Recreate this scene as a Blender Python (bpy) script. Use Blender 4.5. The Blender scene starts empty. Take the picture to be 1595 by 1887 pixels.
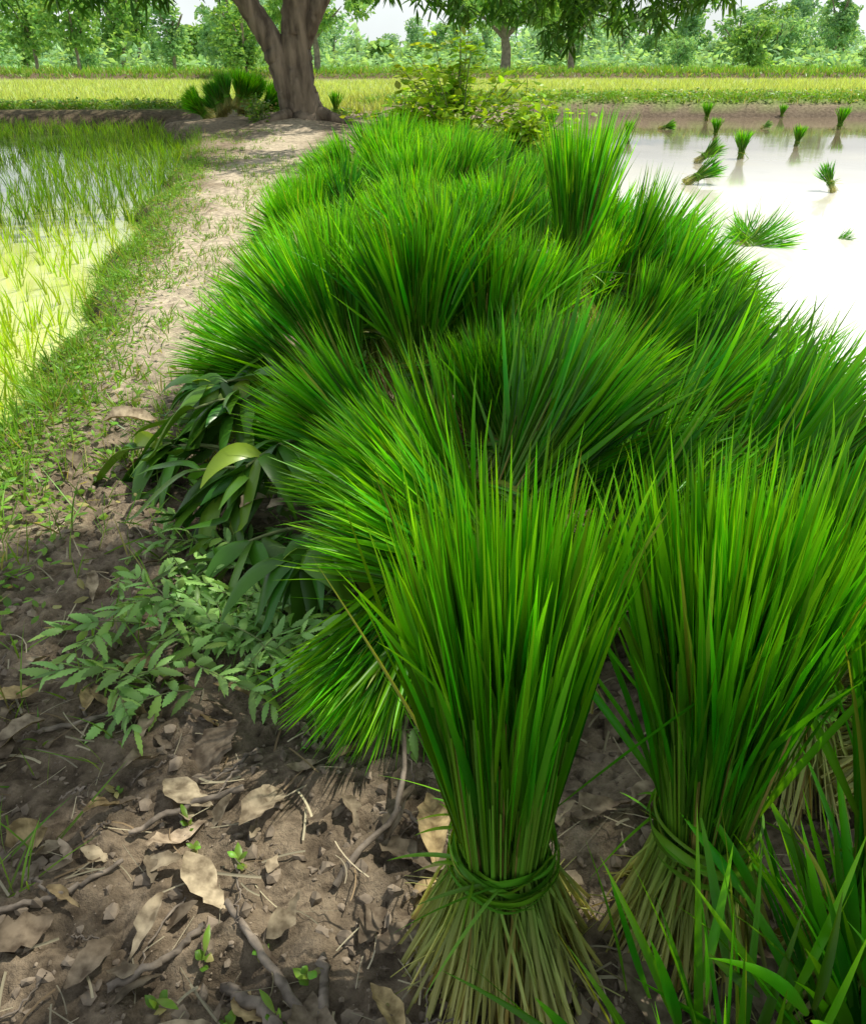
import bpy, math, numpy as np
from mathutils import Vector, noise, Euler, Quaternion
RS=np.random.RandomState
R=RS(7)
scene=bpy.context.scene
COL=scene.collection
PI=math.pi
# ------------------------------------------------------------------ render / world / camera
scene.view_settings.view_transform='Standard'
scene.view_settings.look='None'
scene.view_settings.exposure=0
SUN=Vector((.45,.30,.84)).normalized()
w=bpy.data.worlds.new("World"); scene.world=w; w.use_nodes=True
nt=w.node_tree; nt.nodes.clear(); WL=nt.links.new
o=nt.nodes.new('ShaderNodeOutputWorld'); bg=nt.nodes.new('ShaderNodeBackground')
sky=nt.nodes.new('ShaderNodeTexSky'); sky.sky_type='NISHITA'; sky.sun_disc=False
sky.sun_elevation=math.asin(SUN.z); sky.sun_rotation=math.atan2(SUN.x,SUN.y)
sky.dust_density=2.0
tc=nt.nodes.new('ShaderNodeTexCoord'); no=nt.nodes.new('ShaderNodeTexNoise')
no.inputs['Scale'].default_value=2.6; no.inputs['Detail'].default_value=6
cr=nt.nodes.new('ShaderNodeValToRGB')
cr.color_ramp.elements[0].position=.36; cr.color_ramp.elements[0].color=(.66,.66,.66,1)
cr.color_ramp.elements[1].position=.60; cr.color_ramp.elements[1].color=(1,1,1,1)
# thick bright haze near the horizon, thinner clouds overhead
sz_=nt.nodes.new('ShaderNodeSeparateXYZ'); WL(tc.outputs['Generated'],sz_.inputs[0])
mz=nt.nodes.new('ShaderNodeMapRange'); mz.inputs[1].default_value=.12; mz.inputs[2].default_value=.55; mz.inputs[3].default_value=1.0; mz.inputs[4].default_value=.42; WL(sz_.outputs[2],mz.inputs[0])
mu=nt.nodes.new('ShaderNodeMath'); mu.operation='MULTIPLY'
mx=nt.nodes.new('ShaderNodeMixRGB'); mx.inputs[2].default_value=(10.2,10.9,10.9,1)
WL(tc.outputs['Generated'],no.inputs['Vector']); WL(no.outputs['Fac'],cr.inputs[0])
WL(cr.outputs[0],mu.inputs[0]); WL(mz.outputs[0],mu.inputs[1]); WL(mu.outputs[0],mx.inputs[0]); WL(sky.outputs[0],mx.inputs[1])
WL(mx.outputs[0],bg.inputs[0]); bg.inputs[1].default_value=.10
WL(bg.outputs[0],o.inputs[0])
sl=bpy.data.lights.new("sun","SUN"); sl.energy=5; sl.angle=math.radians(.5); sl.color=(1,.95,.83)
so=bpy.data.objects.new("sun",sl); COL.objects.link(so); so.rotation_euler=SUN.to_track_quat('Z','Y').to_euler()
cam=bpy.data.cameras.new("camera"); co=bpy.data.objects.new("camera",cam); COL.objects.link(co)
cam.sensor_fit='VERTICAL'; cam.sensor_height=24; cam.lens=12/math.tan(math.radians(32.5))
cam.clip_start=.02; cam.clip_end=3000
co.location=(0,0,.9); co.rotation_euler=(math.radians(90-29.4),0,0)
scene.camera=co

# ------------------------------------------------------------------ material helpers
def newmat(name):
    m=bpy.data.materials.new(name); m.use_nodes=True
    t=m.node_tree; t.nodes.clear()
    out=t.nodes.new('ShaderNodeOutputMaterial')
    return m,t,out
def rgba(c): return (c[0],c[1],c[2],1)
def leafmat(name,c0,c1,alt,p0=.0,p1=.6,transl=.35,rough=.42,altcut=.93,vlo=.55,vhi=1.35,spec=.4,spots=None,tip=None,hue=(.465,.51)):
    """t along the blade in R, random per blade in G, second random in B"""
    m,t,out=newmat(name); N=t.nodes.new; L=t.links.new
    a=N('ShaderNodeAttribute'); a.attribute_name='Col'
    s=N('ShaderNodeSeparateColor'); L(a.outputs['Color'],s.inputs[0])
    r=N('ShaderNodeMapRange'); r.inputs[1].default_value=p0; r.inputs[2].default_value=p1; L(s.outputs[0],r.inputs[0])
    m1=N('ShaderNodeMixRGB'); m1.inputs[1].default_value=rgba(c0); m1.inputs[2].default_value=rgba(c1); L(r.outputs[0],m1.inputs[0])
    if tip:
        rt=N('ShaderNodeMapRange'); rt.inputs[1].default_value=.45; rt.inputs[2].default_value=1.0; L(s.outputs[0],rt.inputs[0])
        mt=N('ShaderNodeMixRGB'); mt.inputs[2].default_value=rgba(tip); L(rt.outputs[0],mt.inputs[0]); L(m1.outputs[0],mt.inputs[1]); m1=mt
    r2=N('ShaderNodeMapRange'); r2.inputs[1].default_value=altcut; r2.inputs[2].default_value=min(1,altcut+.05); L(s.outputs[2],r2.inputs[0])
    m2=N('ShaderNodeMixRGB'); m2.inputs[2].default_value=rgba(alt); L(m1.outputs[0],m2.inputs[1]); L(r2.outputs[0],m2.inputs[0])
    col=m2
    if spots:
        g=N('ShaderNodeNewGeometry'); n=N('ShaderNodeTexNoise'); n.inputs['Scale'].default_value=spots; n.inputs['Detail'].default_value=6; L(g.outputs['Position'],n.inputs['Vector'])
        cr=N('ShaderNodeValToRGB'); cr.color_ramp.elements[0].position=.35; cr.color_ramp.elements[1].position=.65; cr.color_ramp.elements[0].color=(.45,.42,.4,1); cr.color_ramp.elements[1].color=(1.3,1.3,1.3,1); L(n.outputs['Fac'],cr.inputs[0])
        m3=N('ShaderNodeMixRGB'); m3.blend_type='MULTIPLY'; m3.inputs[0].default_value=1; L(m2.outputs[0],m3.inputs[1]); L(cr.outputs[0],m3.inputs[2]); col=m3
    v=N('ShaderNodeMapRange'); v.inputs[3].default_value=vlo; v.inputs[4].default_value=vhi; L(s.outputs[1],v.inputs[0])
    hs=N('ShaderNodeHueSaturation'); L(col.outputs[0],hs.inputs['Color']); L(v.outputs[0],hs.inputs['Value'])
    hv=N('ShaderNodeMapRange'); hv.inputs[3].default_value=hue[0]; hv.inputs[4].default_value=hue[1]; L(s.outputs[2],hv.inputs[0]); L(hv.outputs[0],hs.inputs['Hue'])
    p=N('ShaderNodeBsdfPrincipled'); p.inputs['Roughness'].default_value=rough
    p.inputs['Specular IOR Level'].default_value=spec
    L(hs.outputs[0],p.inputs['Base Color'])
    tr=N('ShaderNodeBsdfTranslucent'); 
    g=N('ShaderNodeMixRGB'); g.blend_type='MULTIPLY'; g.inputs[0].default_value=1; g.inputs[2].default_value=(1.7,1.5,.6,1); L(hs.outputs[0],g.inputs[1]); L(g.outputs[0],tr.inputs[0])
    mxs=N('ShaderNodeMixShader'); mxs.inputs[0].default_value=transl
    L(p.outputs[0],mxs.inputs[1]); L(tr.outputs[0],mxs.inputs[2]); L(mxs.outputs[0],out.inputs[0])
    return m
def noisemat(name,c0,c1,scale=20,rough=.85,bump=.4,dist=.01,stretch=(1,1,1),p0=.35,p1=.65):
    m,t,out=newmat(name); N=t.nodes.new; L=t.links.new
    tc=N('ShaderNodeTexCoord'); mp=N('ShaderNodeMapping'); mp.inputs['Scale'].default_value=stretch; L(tc.outputs['Object'],mp.inputs[0])
    n=N('ShaderNodeTexNoise'); n.inputs['Scale'].default_value=scale; n.inputs['Detail'].default_value=7; L(mp.outputs[0],n.inputs['Vector'])
    c=N('ShaderNodeValToRGB'); c.color_ramp.elements[0].position=p0; c.color_ramp.elements[1].position=p1
    c.color_ramp.elements[0].color=rgba(c0); c.color_ramp.elements[1].color=rgba(c1); L(n.outputs['Fac'],c.inputs[0])
    p=N('ShaderNodeBsdfPrincipled'); p.inputs['Roughness'].default_value=rough; L(c.outputs[0],p.inputs['Base Color'])
    b=N('ShaderNodeBump'); b.inputs['Strength'].default_value=bump; b.inputs['Distance'].default_value=dist; L(n.outputs['Fac'],b.inputs['Height']); L(b.outputs[0],p.inputs['Normal'])
    L(p.outputs[0],out.inputs[0]); return m

M_leaf=leafmat("rice_leaf",(.09,.24,.010),(.055,.33,.005),(.46,.42,.05),0,.35,transl=.42,altcut=.965,vlo=.33,vhi=1.5,rough=.38,tip=(.20,.64,.008),hue=(.47,.515))  # base-to-tip green; dark bases and bright tips also paint gap shade and sun
M_stem=leafmat("rice_stem",(.54,.53,.19),(.18,.38,.03),(.42,.28,.09),.08,.52,transl=.2,altcut=.88,hue=(.49,.52))
M_tie=leafmat("rice_tie",(.09,.32,.02),(.13,.40,.02),(.34,.36,.06),transl=.25,vlo=.5,vhi=1.4,altcut=.85)
M_paddy=leafmat("paddy_seedling",(.26,.46,.03),(.34,.62,.02),(.5,.54,.06),transl=.4)
M_paddy_shaded=leafmat("paddy_seedling_shaded",(.12,.28,.02),(.20,.46,.012),(.36,.42,.05),transl=.35)  # darker copy of the seedling green, painting in the shaded paddy band
M_far=leafmat("far_rice",(.36,.50,.12),(.46,.60,.16),(.5,.48,.2),transl=.3)
M_grass=leafmat("wild_grass",(.18,.32,.05),(.15,.40,.035),(.40,.36,.14),transl=.35,altcut=.85)
M_mango=leafmat("mango_leaf",(.035,.15,.012),(.055,.21,.018),(.32,.44,.04),transl=.2,rough=.34,altcut=.88,spec=.5)
M_crown=leafmat("mango_crown_leaf",(.03,.12,.01),(.055,.20,.015),(.16,.30,.03),transl=.38,rough=.45,altcut=.8,spec=.3)
M_neem=leafmat("neem_leaf",(.20,.42,.10),(.26,.52,.13),(.36,.56,.11),transl=.2,rough=.42,altcut=.85,spec=.4,hue=(.475,.505))
M_dry=leafmat("dry_leaf",(.26,.205,.14),(.35,.28,.195),(.44,.31,.17),transl=.06,rough=.8,altcut=.8,spec=.15,spots=60,vlo=.45,hue=(.495,.515))
M_straw=leafmat("straw",(.44,.38,.25),(.40,.35,.23),(.24,.16,.09),transl=.05,rough=.7,altcut=.8,hue=(.495,.51))
M_shrub=leafmat("shrub_leaf",(.20,.44,.03),(.30,.58,.03),(.48,.58,.06),transl=.45,altcut=.8)
M_t1=leafmat("distant_leaf",(.10,.28,.08),(.20,.44,.13),(.32,.52,.15),transl=.4,rough=.7,altcut=.6,spec=.1)  # aerial haze lightened into these three distant leaf colours
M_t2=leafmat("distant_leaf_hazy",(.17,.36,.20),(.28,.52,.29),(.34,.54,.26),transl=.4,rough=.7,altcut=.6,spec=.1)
M_t3=leafmat("distant_leaf_haziest",(.24,.44,.32),(.34,.56,.42),(.38,.58,.40),transl=.4,rough=.7,altcut=.6,spec=.1)
M_bark=noisemat("bark",(.085,.060,.040),(.29,.22,.155),9,bump=1,dist=.05,stretch=(1,1,.22))
M_bark2=noisemat("far_bark",(.16,.13,.10),(.32,.27,.21),4)
M_stick=noisemat("dead_twig",(.10,.08,.06),(.32,.26,.20),40,bump=.8,dist=.003,stretch=(1,1,1))
M_clod=noisemat("clod",(.12,.092,.064),(.36,.285,.205),30,bump=.7,dist=.004)
M_twig=noisemat("green_twig",(.12,.17,.05),(.2,.24,.09),30)

# ------------------------------------------------------------------ geometry helpers
def unit(a): return a/np.maximum(np.linalg.norm(a,axis=-1,keepdims=True),1e-9)
def mkmesh(name,V,F,C=None,mat=None,smooth=True):
    me=bpy.data.meshes.new(name); me.from_pydata(V.tolist(),[],F if isinstance(F,list) else F.tolist())
    if C is not None:
        ca=me.color_attributes.new('Col','FLOAT_COLOR','POINT'); ca.data.foreach_set('color',C.astype(np.float32).ravel())
    if mat: me.materials.append(mat)
    if smooth: me.polygons.foreach_set('use_smooth',[True]*len(me.polygons))
    me.update(); return me
class Geo:
    def __init__(s): s.V=[];s.F=[];s.C=[];s.n=0
    def add(s,V,F,C):
        s.V.append(V); s.F.append(np.asarray(F)+s.n); s.C.append(C); s.n+=len(V)
    def mesh(s,name,mat,smooth=True):
        F=[]
        for f in s.F: F+=f.tolist()
        return mkmesh(name,np.concatenate(s.V),F,np.concatenate(s.C),mat,smooth)
def ribbons(P,W,S,cup=.25,rnd=R,t0=0,t1=1,g=None,b=None):
    """P N,K,3 centre lines; W N,K widths; S N,3 side hints"""
    N,K,_=P.shape
    T=np.empty_like(P); T[:,1:-1]=P[:,2:]-P[:,:-2]; T[:,0]=P[:,1]-P[:,0]; T[:,-1]=P[:,-1]-P[:,-2]; T=unit(T)
    S=np.broadcast_to(S[:,None,:] if S.ndim==2 else S,P.shape)
    S=unit(S-(S*T).sum(-1,keepdims=True)*T); Nn=np.cross(T,S)
    w=W[...,None]
    if cup is None:
        V=np.stack([P-S*w/2,P+S*w/2],2); a=2
    else:
        V=np.stack([P-S*w/2+Nn*w*cup,P,P+S*w/2+Nn*w*cup],2); a=3
    V=V.reshape(-1,3)
    idx=np.arange(N*K*a).reshape(N,K,a)
    F=np.stack([idx[:,:-1,:-1],idx[:,:-1,1:],idx[:,1:,1:],idx[:,1:,:-1]],-1).reshape(-1,4)
    t=np.broadcast_to(np.linspace(t0,t1,K)[None,:,None],(N,K,a))
    g=rnd.rand(N) if g is None else g; b=rnd.rand(N) if b is None else b
    C=np.stack([t,np.broadcast_to(g[:,None,None],(N,K,a)),np.broadcast_to(b[:,None,None],(N,K,a)),np.ones((N,K,a))],-1).reshape(-1,4)
    return V,F,C
def perp(D,rnd):
    return unit(np.cross(D,unit(rnd.randn(*D.shape))))
def wprof(s,peak=.25,base=.4,pw=1.8):
    return np.where(s<peak,base+(1-base)*s/peak,1-np.clip((s-peak)/(1-peak),0,1)**pw)+.02
def tube(pts,rad,seg=10,rough=.0,rnd=R,cap=True):
    pts=np.array(pts,float); K=len(pts); rad=np.array(rad,float)
    T=np.empty_like(pts); T[1:-1]=pts[2:]-pts[:-2]; T[0]=pts[1]-pts[0]; T[-1]=pts[-1]-pts[-2]; T=unit(T)
    up=np.array([.3,.9,.1]); X=unit(np.cross(T,up)); Y=np.cross(T,X)
    a=np.linspace(0,2*PI,seg,endpoint=False)
    rr=rad[:,None]*(1+rough*rnd.randn(K,seg))
    V=(pts[:,None]+X[:,None]*(np.cos(a)[None,:,None]*rr[...,None])+Y[:,None]*(np.sin(a)[None,:,None]*rr[...,None])).reshape(-1,3)
    i=np.arange(K*seg).reshape(K,seg); j=np.roll(i,-1,axis=1)
    F=np.stack([i[:-1],j[:-1],j[1:],i[1:]],-1).reshape(-1,4)
    return V,F,np.ones((len(V),4))*.5
def smoothpath(pts,n):
    pts=np.array(pts,float); k=len(pts); u=np.linspace(0,k-1,n)
    out=[]
    for x in u:
        i=min(int(x),k-2); f=x-i
        p0=pts[max(i-1,0)];p1=pts[i];p2=pts[i+1];p3=pts[min(i+2,k-1)]
        out.append(.5*((2*p1)+(-p0+p2)*f+(2*p0-5*p1+4*p2-p3)*f*f+(-p0+3*p1-3*p2+p3)*f**3))
    return np.array(out)
def top(name,label,cat,loc=(0,0,0),rot=(0,0,0),sc=1,group=None,mesh=None,kind=None):
    ob=bpy.data.objects.new(name,mesh); COL.objects.link(ob)
    ob.location=loc; ob.rotation_euler=rot; ob.scale=(sc,)*3 if np.isscalar(sc) else sc
    ob["label"]=label; ob["category"]=cat
    if group: ob["group"]=group
    if kind: ob["kind"]=kind
    if mesh is None: ob.empty_display_size=.05
    return ob
def part(parent,name,mesh,label=None):
    ob=bpy.data.objects.new(name,mesh); COL.objects.link(ob); ob.parent=parent
    if label: ob["label"]=label
    return ob
def sstep(a,b,x):
    t=np.clip((x-a)/(b-a),0,1); return t*t*(3-2*t)

# ------------------------------------------------------------------ ground
def Lf(y): return np.interp(y,[-3,1,2,2.5,3,4,5.5,8.7,11.9,14,16],[-1.2,-1.15,-1.18,-1.3,-1.46,-1.60,-1.95,-2.5,-3.3,-4.2,-5])
def Rf(y): return np.interp(y,[-3,1.2,2,3.5,4.8,8,10.5,13,18,20],[1.1,.98,.92,1.05,1.15,1.45,1.5,1.5,1.8,2.2])
WZ=-.12
def base_h(x,y):
    wob=.10*np.sin(y*3.1+1)+.06*np.sin(y*7.3)
    d=np.minimum(x-Lf(y)+wob*.8,Rf(y)-x+wob)
    b=-.26+.26*sstep(-.20,.16,d)
    cl=np.interp(y,[14.7,15.2,16.3,17.2],[-.26,.13,.15,-.03])
    crr=np.interp(y,[17.7,18.5,20,22.5],[-.26,.17,.2,0])
    mid=sstep(-4,1,x)
    cross=cl*(1-mid)+crr*mid
    h=np.maximum(b*sstep(24,19,y)+(-.26)*(1-sstep(24,19,y)),cross)
    h=h+np.interp(y,[43,44.5,46,47.5],[0,.32,.32,0])
    h=h+.20*np.exp(-(((x+2.2)/1.5)**2+((y-13.3)/1.6)**2))
    return h
def nz(x,y,s,o=3):
    return noise.fractal(Vector((x*s,y*s,3.1)),1.0,2.0,o)
def grow(a,step,g,end):
    out=[];x=a
    while x<end: step*=g; x+=step; out.append(x)
    return out
xs=np.array([-v for v in grow(1.5,.011,1.07,400)][::-1]+list(np.arange(-1.5,1.0,.0085))+grow(1.0,.011,1.07,400))
ys=np.array([-6,-4,-2.5,-1.5,-.8,-.3,0]+list(np.arange(.3,1.6,.007))+grow(1.6,.0075,1.016,700))
X,Y=np.meshgrid(xs,ys); Hh=base_h(X,Y)
fx,fy=X.ravel(),Y.ravel(); hz=Hh.ravel().copy()
nA=np.zeros(len(fx)); nB=np.zeros(len(fx)); nC=np.ones(len(fx))*.3
for i in range(len(fx)):
    x=fx[i];y=fy[i]
    if y<24 and abs(x)<30:
        a=nz(x,y,2.2,2); nA[i]=a; z=.022*a if y<20 else 0
        if y<9 and -3<x<2:
            b=noise.fractal(Vector((x*15,y*15,.7)),.70,2,6)
            vd=noise.voronoi(Vector((x*15+b*1.2,y*15+b*.6,0)))[0]
            c=min(vd[1]-vd[0],.18); nC[i]=c
            k=1 if y<3.5 else max(0,(9-y)/5.5)
            kk=k*(.35+.65*min(1,max(0,(2.6-y))))
            z+=(.017*b+.055*(c-.13)*(0.3+.7*(a>-.1)))*kk; nB[i]=b
        elif y<24: z+=.012*noise.noise(Vector((x*3,y*3,0)))
        hz[i]+=z
ny,nx=X.shape; HG=hz.reshape(ny,nx)
def gz(xx,yy):
    """height of the real ground surface (bilinear on the terrain grid)"""
    xx=np.asarray(xx,float); yy=np.asarray(yy,float)
    i=np.clip(np.searchsorted(xs,xx)-1,0,nx-2); j=np.clip(np.searchsorted(ys,yy)-1,0,ny-2)
    u=(xx-xs[i])/(xs[i+1]-xs[i]); v=(yy-ys[j])/(ys[j+1]-ys[j])
    return (HG[j,i]*(1-u)+HG[j,i+1]*u)*(1-v)+(HG[j+1,i]*(1-u)+HG[j+1,i+1]*u)*v
def ground_z(x,y): return float(gz(x,y))
def ground_top(x,y,r=.02):
    a=np.array([0,r,-r,0,0]); b=np.array([0,0,0,r,-r]); return float(gz(x+a,y+b).max())
V=np.stack([fx,fy,hz],1)
idx=np.arange(nx*ny).reshape(ny,nx)
F=np.stack([idx[:-1,:-1],idx[:-1,1:],idx[1:,1:],idx[1:,:-1]],-1).reshape(-1,4)
C=np.zeros((len(fx),4)); C[:,3]=1
def lerp(a,b,t): return a*(1-t[:,None])+np.array(b)[None]*t[:,None]
C3=np.tile(np.array([.275,.215,.15]),(len(fx),1))
C3=lerp(C3,(.45,.365,.265),sstep(-.2,.6,nA)*.6)
C3=lerp(C3,(.08,.06,.042),sstep(.06,.0,nC)*.8)
C3=lerp(C3,(.11,.085,.06),sstep(.0,-.7,nB)*.5)
pc=np.interp(fy,[0,2,3,4,5.5,8.7,12],[-.9,-.92,-1.02,-1.15,-1.35,-1.7,-1.9])
wd=np.interp(fy,[0,2,4,9,12],[.28,.26,.36,.45,.45])
C3=lerp(C3,(.60,.51,.385),sstep(1.3,.3,np.abs(fx-pc)/wd+.9*nA+.3*nB)*sstep(1.7,3.2,fy)*sstep(14,11,fy))
C3=lerp(C3,(.09,.065,.045),sstep(-.02,-.09,Hh.ravel())*.8)
gr=sstep(14.9,16,fy)*sstep(.06,.13,Hh.ravel()+.06*nA)
C3=lerp(C3,(.22,.31,.08),gr*(fy<23))
C3=lerp(C3,(.10,.075,.045),((fy>14.6)&(fy<15.5)&(fx<-4))*.8)  # brown bank face, darkened further to paint in its shadow
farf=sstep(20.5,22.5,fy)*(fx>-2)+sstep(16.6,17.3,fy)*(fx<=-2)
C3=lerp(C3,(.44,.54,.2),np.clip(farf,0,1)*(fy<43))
C3=lerp(C3,(.16,.12,.07),sstep(43,43.8,fy)*sstep(47.5,46,fy))
C3=lerp(C3,(.33,.42,.2),sstep(46.5,48,fy))
C[:,:3]=C3
gm,t,out=newmat("earth"); N=t.nodes.new; L=t.links.new
a=N('ShaderNodeAttribute'); a.attribute_name='Col'; g=N('ShaderNodeNewGeometry')
n1=N('ShaderNodeTexNoise'); n1.inputs['Scale'].default_value=18; n1.inputs['Detail'].default_value=12; n1.inputs['Roughness'].default_value=.75
L(g.outputs['Position'],n1.inputs['Vector'])
c1=N('ShaderNodeValToRGB'); c1.color_ramp.elements[0].position=.34; c1.color_ramp.elements[1].position=.66
c1.color_ramp.elements[0].color=(.42,.40,.38,1); c1.color_ramp.elements[1].color=(1.45,1.45,1.42,1); L(n1.outputs['Fac'],c1.inputs[0])
m1=N('ShaderNodeMixRGB'); m1.blend_type='MULTIPLY'; m1.inputs[0].default_value=1; L(a.outputs['Color'],m1.inputs[1]); L(c1.outputs[0],m1.inputs[2])
p=N('ShaderNodeBsdfPrincipled'); p.inputs['Roughness'].default_value=.9; p.inputs['Specular IOR Level'].default_value=.15; L(m1.outputs[0],p.inputs['Base Color'])
n2=N('ShaderNodeTexNoise'); n2.inputs['Scale'].default_value=60; n2.inputs['Detail'].default_value=10; n2.inputs['Roughness'].default_value=.65; L(g.outputs['Position'],n2.inputs['Vector'])
b=N('ShaderNodeBump'); b.inputs['Strength'].default_value=1; b.inputs['Distance'].default_value=.016; L(n2.outputs['Fac'],b.inputs['Height']); L(b.outputs[0],p.inputs['Normal']); L(p.outputs[0],out.inputs[0])
top("ground","brown earth bund and farmland soil","ground",mesh=mkmesh("ground",V,F,C,gm),kind="structure")

# water
def watermat(name,c0,c1,rough,ws,bs,mud_or_shade,y0,y1,spec=.9,ior=1.33):
    m,t,out=newmat(name); N=t.nodes.new; L=t.links.new
    g=N('ShaderNodeNewGeometry'); n=N('ShaderNodeTexNoise'); n.inputs['Scale'].default_value=.8; n.inputs['Detail'].default_value=5
    L(g.outputs['Position'],n.inputs['Vector'])
    c=N('ShaderNodeValToRGB'); c.color_ramp.elements[0].position=.4; c.color_ramp.elements[1].position=.62
    c.color_ramp.elements[0].color=rgba(c0); c.color_ramp.elements[1].color=rgba(c1); L(n.outputs['Fac'],c.inputs[0])
    sx=N('ShaderNodeSeparateXYZ'); L(g.outputs['Position'],sx.inputs[0])
    ad=N('ShaderNodeMath'); ad.operation='MULTIPLY_ADD'; ad.inputs[1].default_value=5; L(n.outputs['Fac'],ad.inputs[0]); L(sx.outputs[1],ad.inputs[2])
    mr=N('ShaderNodeMapRange'); mr.inputs[1].default_value=y0+2.5; mr.inputs[2].default_value=y1+2.5; L(ad.outputs[0],mr.inputs[0])
    mm=N('ShaderNodeMixRGB'); mm.inputs[2].default_value=rgba(mud_or_shade); L(mr.outputs[0],mm.inputs[0]); L(c.outputs[0],mm.inputs[1])
    p=N('ShaderNodeBsdfPrincipled'); p.inputs['Roughness'].default_value=rough; p.inputs['IOR'].default_value=ior; p.inputs['Specular IOR Level'].default_value=spec
    L(mm.outputs[0],p.inputs['Base Color'])
    n2=N('ShaderNodeTexNoise'); n2.inputs['Scale'].default_value=ws; n2.inputs['Detail'].default_value=3; L(g.outputs['Position'],n2.inputs['Vector'])
    b=N('ShaderNodeBump'); b.inputs['Strength'].default_value=bs; b.inputs['Distance'].default_value=.01; L(n2.outputs['Fac'],b.inputs['Height']); L(b.outputs[0],p.inputs['Normal'])
    L(p.outputs[0],out.inputs[0]); return m
def sheet(x0,x1,y0,y1,z):
    return np.array([[x0,y0,z],[x1,y0,z],[x1,y1,z],[x0,y1,z]],float),np.array([[0,1,2,3]])
V,F=sheet(-60,-.4,-5,16,WZ)
top("paddy_water","shallow muddy water of the planted rice paddy","water",mesh=mkmesh("paddy_water",V,F,None,watermat("paddy_water",(.42,.50,.08),(.66,.70,.26),.06,5,.12,(.10,.15,.05),5,7.5,.7)),kind="structure")  # dark green far tone is painted shade and reflection on the water
V,F=sheet(.4,60,-5,19,WZ)
top("pond_water","bright still muddy water of the flooded field","water",mesh=mkmesh("pond_water",V,F,None,watermat("pond_water",(.70,.66,.54),(.88,.87,.82),.05,3,.08,(.20,.15,.10),7.0,12,.5,1.22)),kind="structure")

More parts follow.
